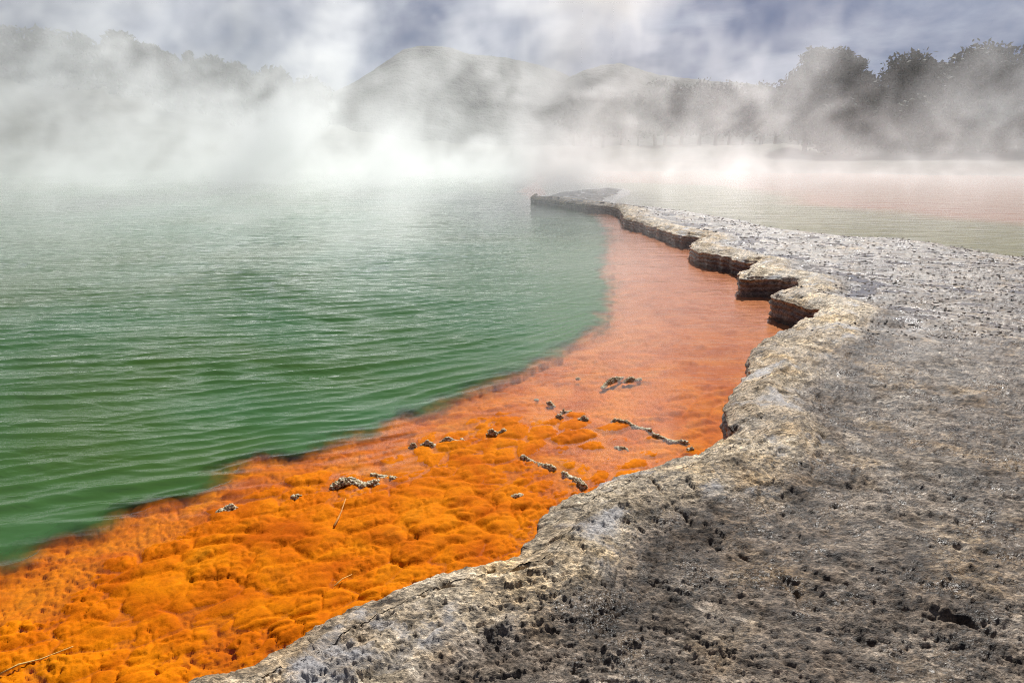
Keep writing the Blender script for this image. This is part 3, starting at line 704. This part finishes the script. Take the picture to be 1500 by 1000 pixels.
CR = [
 ([(490, 713), (512, 706), (532, 710), (552, 707)], 20, 0.050, 'largest pale grey knobbly crust lying on the orange shelf', 1.7),
 ([(545, 696), (562, 695), (578, 700)], 15, 0.035, 'ragged pale crust curling behind the largest grey crust', 1.4),
 ([(430, 731), (437, 730)], 13, 0.03, 'small cream crust left of the largest grey crust', 1.2),
 ([(322, 750), (343, 745)], 7, 0.03, 'thin oblong crust nearest the deep green water edge', 1.2),
 ([(601, 653), (608, 652)], 8, 0.05, 'first small dark knob of the short line near the green water', 1.0),
 ([(618, 652), (638, 651)], 8, 0.05, 'middle dark lump of the short line near the green water', 1.1),
 ([(648, 648), (678, 645)], 9, 0.055, 'longest dark lump ending the short line near the green water', 1.1),
 ([(717, 637), (738, 634)], 8, 0.05, 'dark lump with pale top standing past the short line', 1.1),
 ([(765, 670), (790, 677), (812, 688)], 7, 0.045, 'dark crust ridge leading down towards the rock rim', 1.3),
 ([(826, 693), (842, 701), (856, 714)], 9, 0.045, 'pale crust ridge touching the rock rim', 1.3),
 ([(750, 729), (765, 729)], 5, 0.02, 'tiny dark crust alone on smooth orange mat near the rim', 1.0),
 ([(786, 583)], 7, 0.05, 'tiny dark knob farthest out beside the rippled water', 0.8),
 ([(803, 590), (811, 593)], 7, 0.05, 'small knob just below the farthest-out dark knob', 0.9),
 ([(824, 603), (836, 602)], 8, 0.05, 'rounded dark knob above the pale cauliflower crust', 0.9),
 ([(817, 613), (822, 613)], 7, 0.045, 'small dark knob beside the pale cauliflower crust', 0.8),
 ([(848, 616), (858, 615)], 11, 0.05, 'pale cauliflower crust standing alone amid the dark knobs', 1.2),
 ([(846, 553)], 6, 0.06, 'black dot of crust at the top of the shelf ripples', 0.8),
 ([(883, 566), (887, 562), (900, 557), (911, 551)], 8, 0.06, 'knobbly slanting crust standing in the rippled shallows', 1.2),
 ([(915, 558), (925, 556), (938, 553)], 5, 0.05, 'low broken crust beside the slanting crust in shallows', 1.0),
 ([(899, 616), (920, 620), (940, 625), (954, 630)], 9, 0.05, 'long pale crust ridge out in the orange shallows', 1.4),
 ([(957, 638), (975, 641), (990, 645), (1006, 648)], 9, 0.045, 'long crust ridge pointing at the rock rim', 1.4),
 ([(1008, 659), (1013, 659)], 6, 0.03, 'tiny pale knob at the end of the ridge near the rim', 0.9),
 ([(903, 653), (917, 657)], 4, 0.03, 'short thin crust lying below the long pale ridge', 1.0)]
for i, (pp, w, hg, lb, dn) in enumerate(CR): crust(pp, w, hg, lb, 1100 + i, dn)

def twig(path_px, rad, label, mat, name='twig'):
    P = []
    for i, (x, y) in enumerate(path_px):
        p = unproject(x, y, 0.0); P.append((p[0], p[1], max(bed_z(p[0], p[1]) + 0.012, 0.004) + 0.003 * (i % 2)))
    P = np.array(P); c = P[0].copy()
    Rr = [rad * (1 - 0.55 * i / (len(P) - 1)) for i in range(len(P))]
    P = np.concatenate([P[:1] - (P[1] - P[0]) * 0.01, P, P[-1:] + (P[-1] - P[-2]) * 0.01]); Rr = [1e-4] + Rr + [1e-4]
    v, f = tube(P - c, Rr, 6)
    return tag(mesh_obj(name, v, f, mat, loc=c), label, name)
twig([(490, 776), (496, 764), (500, 752), (507, 738)], 0.0065, 'bent orange-coated twig lying below the largest grey crust', M_TWIG)
twig([(0, 990), (28, 978), (60, 966), (108, 951)], 0.0045, 'long pale straw lying across the orange mat at the frame corner', M_STRAW, 'straw')
twig([(490, 866), (502, 855), (516, 844)], 0.0028, 'short pale straw on orange mat close to the rock rim', M_STRAW, 'straw')

def stone(px, py, wpx, z, mat, label, seed, name='stone', sq=0.6):
    p = unproject(px, py, z); w = wpx / FPX * math.hypot(p[0], p[1]) * 0.55; iv, jf = ico()
    rg = np.random.default_rng(seed)
    d = 1 + 0.18 * np.sin(iv @ rg.normal(0, 3, 3)) + 0.14 * np.sin(iv @ rg.normal(0, 6, 3))
    return tag(mesh_obj(name, iv * d[:, None] * w * np.array([1.2, 0.8, sq]), jf, mat, loc=(p[0], p[1], z), smooth=False), label, name)
stone(1452, 726, 14, 0.245, M_DARK, 'small black stone lying on the grey rock plate', 1201)
stone(1183, 961, 7, 0.235, M_PALE, 'small white pebble on the wet brown rock', 1202, 'pebble')

# loose lumps strewn over the wet far part of the plate: more than one could count
def rubble():
    iv, jf = None, None
    import bmesh
    bm = bmesh.new(); bmesh.ops.create_icosphere(bm, subdivisions=1, radius=1.0)
    iv = np.array([v.co[:] for v in bm.verts]); jf = np.array([[v.index for v in f.verts] for f in bm.faces]); bm.free()
    rg = np.random.default_rng(1301); pts = []
    for _ in range(60000):
        px = rg.uniform(900, 1560); py = 300 + 200 * rg.random() ** 1.2
        pts.append(unproject(px, py, 0.24))
        if len(pts) >= 4200: break
    pts = np.array(pts)
    ok = inside(pts[:, 0], pts[:, 1], TERR); pts = pts[ok]
    dl_, sl_ = line_dist(pts[:, 0], pts[:, 1], LIP[::2]); db_, _ = line_dist(pts[:, 0], pts[:, 1], BACK[::2])
    ok = (dl_ > 0.35); pts, dl_, sl_, db_ = pts[ok], dl_[ok], sl_[ok], db_[ok]
    z, _, _, _ = rock_height(pts[:, 0], pts[:, 1], dl_, sl_, db_)
    V = []; F = []
    for i, p in enumerate(pts):
        r = np.linalg.norm(p); s = (0.003 + 0.0009 * r) * rg.uniform(0.5, 1.3)
        d = 1 + 0.3 * rg.normal(size=len(iv)) * 0.6
        V.append(iv * d[:, None] * s * np.array([1.4, 1.1, 0.5]) + np.array([p[0], p[1], max(z[i], -0.01) + s * 0.2])); F.append(jf + i * len(iv))
    o = mesh_obj('rubble', np.concatenate(V), np.concatenate(F), M_ROCK, smooth=False, attrs={'dry': np.zeros(len(V) * len(iv)), 'wet': np.zeros(len(V) * len(iv)), 'lay': np.full(len(V) * len(iv), 0.4)})
    return tag(o, kind='stuff')
rubble()

# ------------------------------------------------------------------ steam over the pool
def steam():
    m = new_mat('steam'); t = NT(m)
    pv = t.n('ShaderNodeVolumePrincipled', {'Color': (0.992, 0.993, 0.995, 1), 'Anisotropy': 0.45, 'Density': 1.0})
    t.out(vol=pv.outputs[0])
    me = bpy.data.meshes.new('steam'); me.materials.append(m)
    o = bpy.data.objects.new('steam', me); COL.objects.link(o); tag(o, kind='stuff')
    g = bpy.data.node_groups.new('steam_nodes', 'GeometryNodeTree')
    g.interface.new_socket('Geometry', in_out='OUTPUT', socket_type='NodeSocketGeometry')
    N = g.nodes; L = g.links
    def nd(typ, ins=None, **k):
        n = N.new(typ)
        for a, v in k.items(): setattr(n, a, v)
        for a, v in (ins or {}).items():
            if hasattr(v, 'is_output'): L.new(v, n.inputs[a])
            else: n.inputs[a].default_value = v
        return n
    def M(op, a, b=0.0, c=0.0, clamp=False):
        n = nd('ShaderNodeMath', {0: a, 1: b, 2: c}, operation=op); n.use_clamp = clamp; return n.outputs[0]
    def SS(a, b, x):
        return nd('ShaderNodeMapRange', {'Value': x, 'From Min': a, 'From Max': b, 'To Min': 0.0, 'To Max': 1.0}, interpolation_type='SMOOTHSTEP').outputs[0]
    def NZ(v, scale, detail, rough, dist):
        return nd('ShaderNodeTexNoise', {'Vector': v, 'Scale': scale, 'Detail': detail, 'Roughness': rough, 'Distortion': dist}).outputs[0]
    pos = nd('GeometryNodeInputPosition').outputs[0]; sep = nd('ShaderNodeSeparateXYZ', {0: pos}); x, y, z = sep.outputs
    # plumes lean to the right as they rise
    qx = M('SUBTRACT', x, M('MULTIPLY', z, 0.28)); qy = M('SUBTRACT', y, M('MULTIPLY', z, 0.2)); qz = M('MULTIPLY', z, 1.15)
    q = nd('ShaderNodeCombineXYZ', {0: qx, 1: M('MULTIPLY', qy, 0.8), 2: qz}).outputs[0]
    n1 = NZ(q, 0.11, 3, 0.5, 1.0); n2 = NZ(q, 0.27, 7, 0.62, 1.6)
    nn = M('ADD', M('MULTIPLY', n1, 0.47), M('MULTIPLY', n2, 0.53))
    bill = M('POWER', SS(0.44, 0.63, nn), 1.9)
    # where it rises: list of places over the pool (x, y, radius x, radius y, height, amount)
    env = None
    for cx, cy_, rx, ry, hz, am in PLUMES:
        dx = M('DIVIDE', M('SUBTRACT', qx, cx), rx); dy = M('DIVIDE', M('SUBTRACT', y, cy_), ry)
        rad = M('ADD', M('MULTIPLY', dx, dx), M('MULTIPLY', dy, dy))
        gss = M('MULTIPLY', M('EXPONENT', M('MULTIPLY', rad, -1.0)), M('EXPONENT', M('MULTIPLY', z, -1.0 / hz)))
        gss = M('MULTIPLY', gss, am); env = gss if env is None else M('ADD', env, gss)
    puff = M('MULTIPLY', env, M('ADD', M('MULTIPLY', bill, 1.0), 0.025))
    # mist lying on the hot water, thicker farther out
    low = M('MULTIPLY', M('EXPONENT', M('MULTIPLY', z, -1.0)), M('MULTIPLY', SS(19.0, 46.0, y), M('ADD', 0.036, M('MULTIPLY', SS(8.0, -6.0, x), 0.022))))
    low = M('MULTIPLY', low, M('ADD', 0.45, M('MULTIPLY', SS(0.35, 0.65, n2), 0.9)))
    near = M('MULTIPLY', M('EXPONENT', M('MULTIPLY', z, -1.2)), M('MULTIPLY', M('MULTIPLY', SS(6.0, 12.0, y), SS(9.0, -1.0, x)), M('MULTIPLY', SS(0.44, 0.70, n2), 0.14)))
    d = M('ADD', M('ADD', puff, low), near)
    d = M('MULTIPLY', d, M('MULTIPLY', SS(5.5, 8.0, y), SS(68.0, 58.0, y)))
    d = M('MULTIPLY', d, M('MULTIPLY', SS(21.0, 13.0, z), M('MULTIPLY', SS(-62.0, -50.0, x), SS(62.0, 50.0, x))))
    d = M('MULTIPLY', d, M('GREATER_THAN', d, 0.0012))
    lo = (-62, 5.5, 0.03); hi = (62, 68, 21.0)
    vox = 0.29
    vc = nd('GeometryNodeVolumeCube', {'Density': d, 'Background': 0.0, 'Min': lo, 'Max': hi,
            'Resolution X': int((hi[0] - lo[0]) / vox), 'Resolution Y': int((hi[1] - lo[1]) / vox), 'Resolution Z': int((hi[2] - lo[2]) / vox)})
    sm = nd('GeometryNodeSetMaterial', {'Geometry': vc.outputs[0], 'Material': m})
    go = nd('NodeGroupOutput'); L.new(sm.outputs[0], go.inputs[0])
    md = o.modifiers.new('steam_nodes', 'NODES'); md.node_group = g
    return o
PLUMES = [(-3.5, 42, 7, 12, 4.6, 0.36), (-18, 42, 9, 12, 18.0, 0.24), (-34, 44, 15, 14, 26.0, 0.24), (2.2, 38, 3.4, 7, 60.0, 0.62), (-1.5, 34, 5.0, 7, 4.0, 0.22), (-13.0, 40, 2.4, 7, 40.0, 0.30),
          (9.5, 46, 6, 10, 6.0, 0.14), (17.5, 48, 5, 9, 7.0, 0.17), (39, 48, 8, 9, 9.0, 0.20), (28, 50, 6, 6, 4.0, 0.10)]
steam()
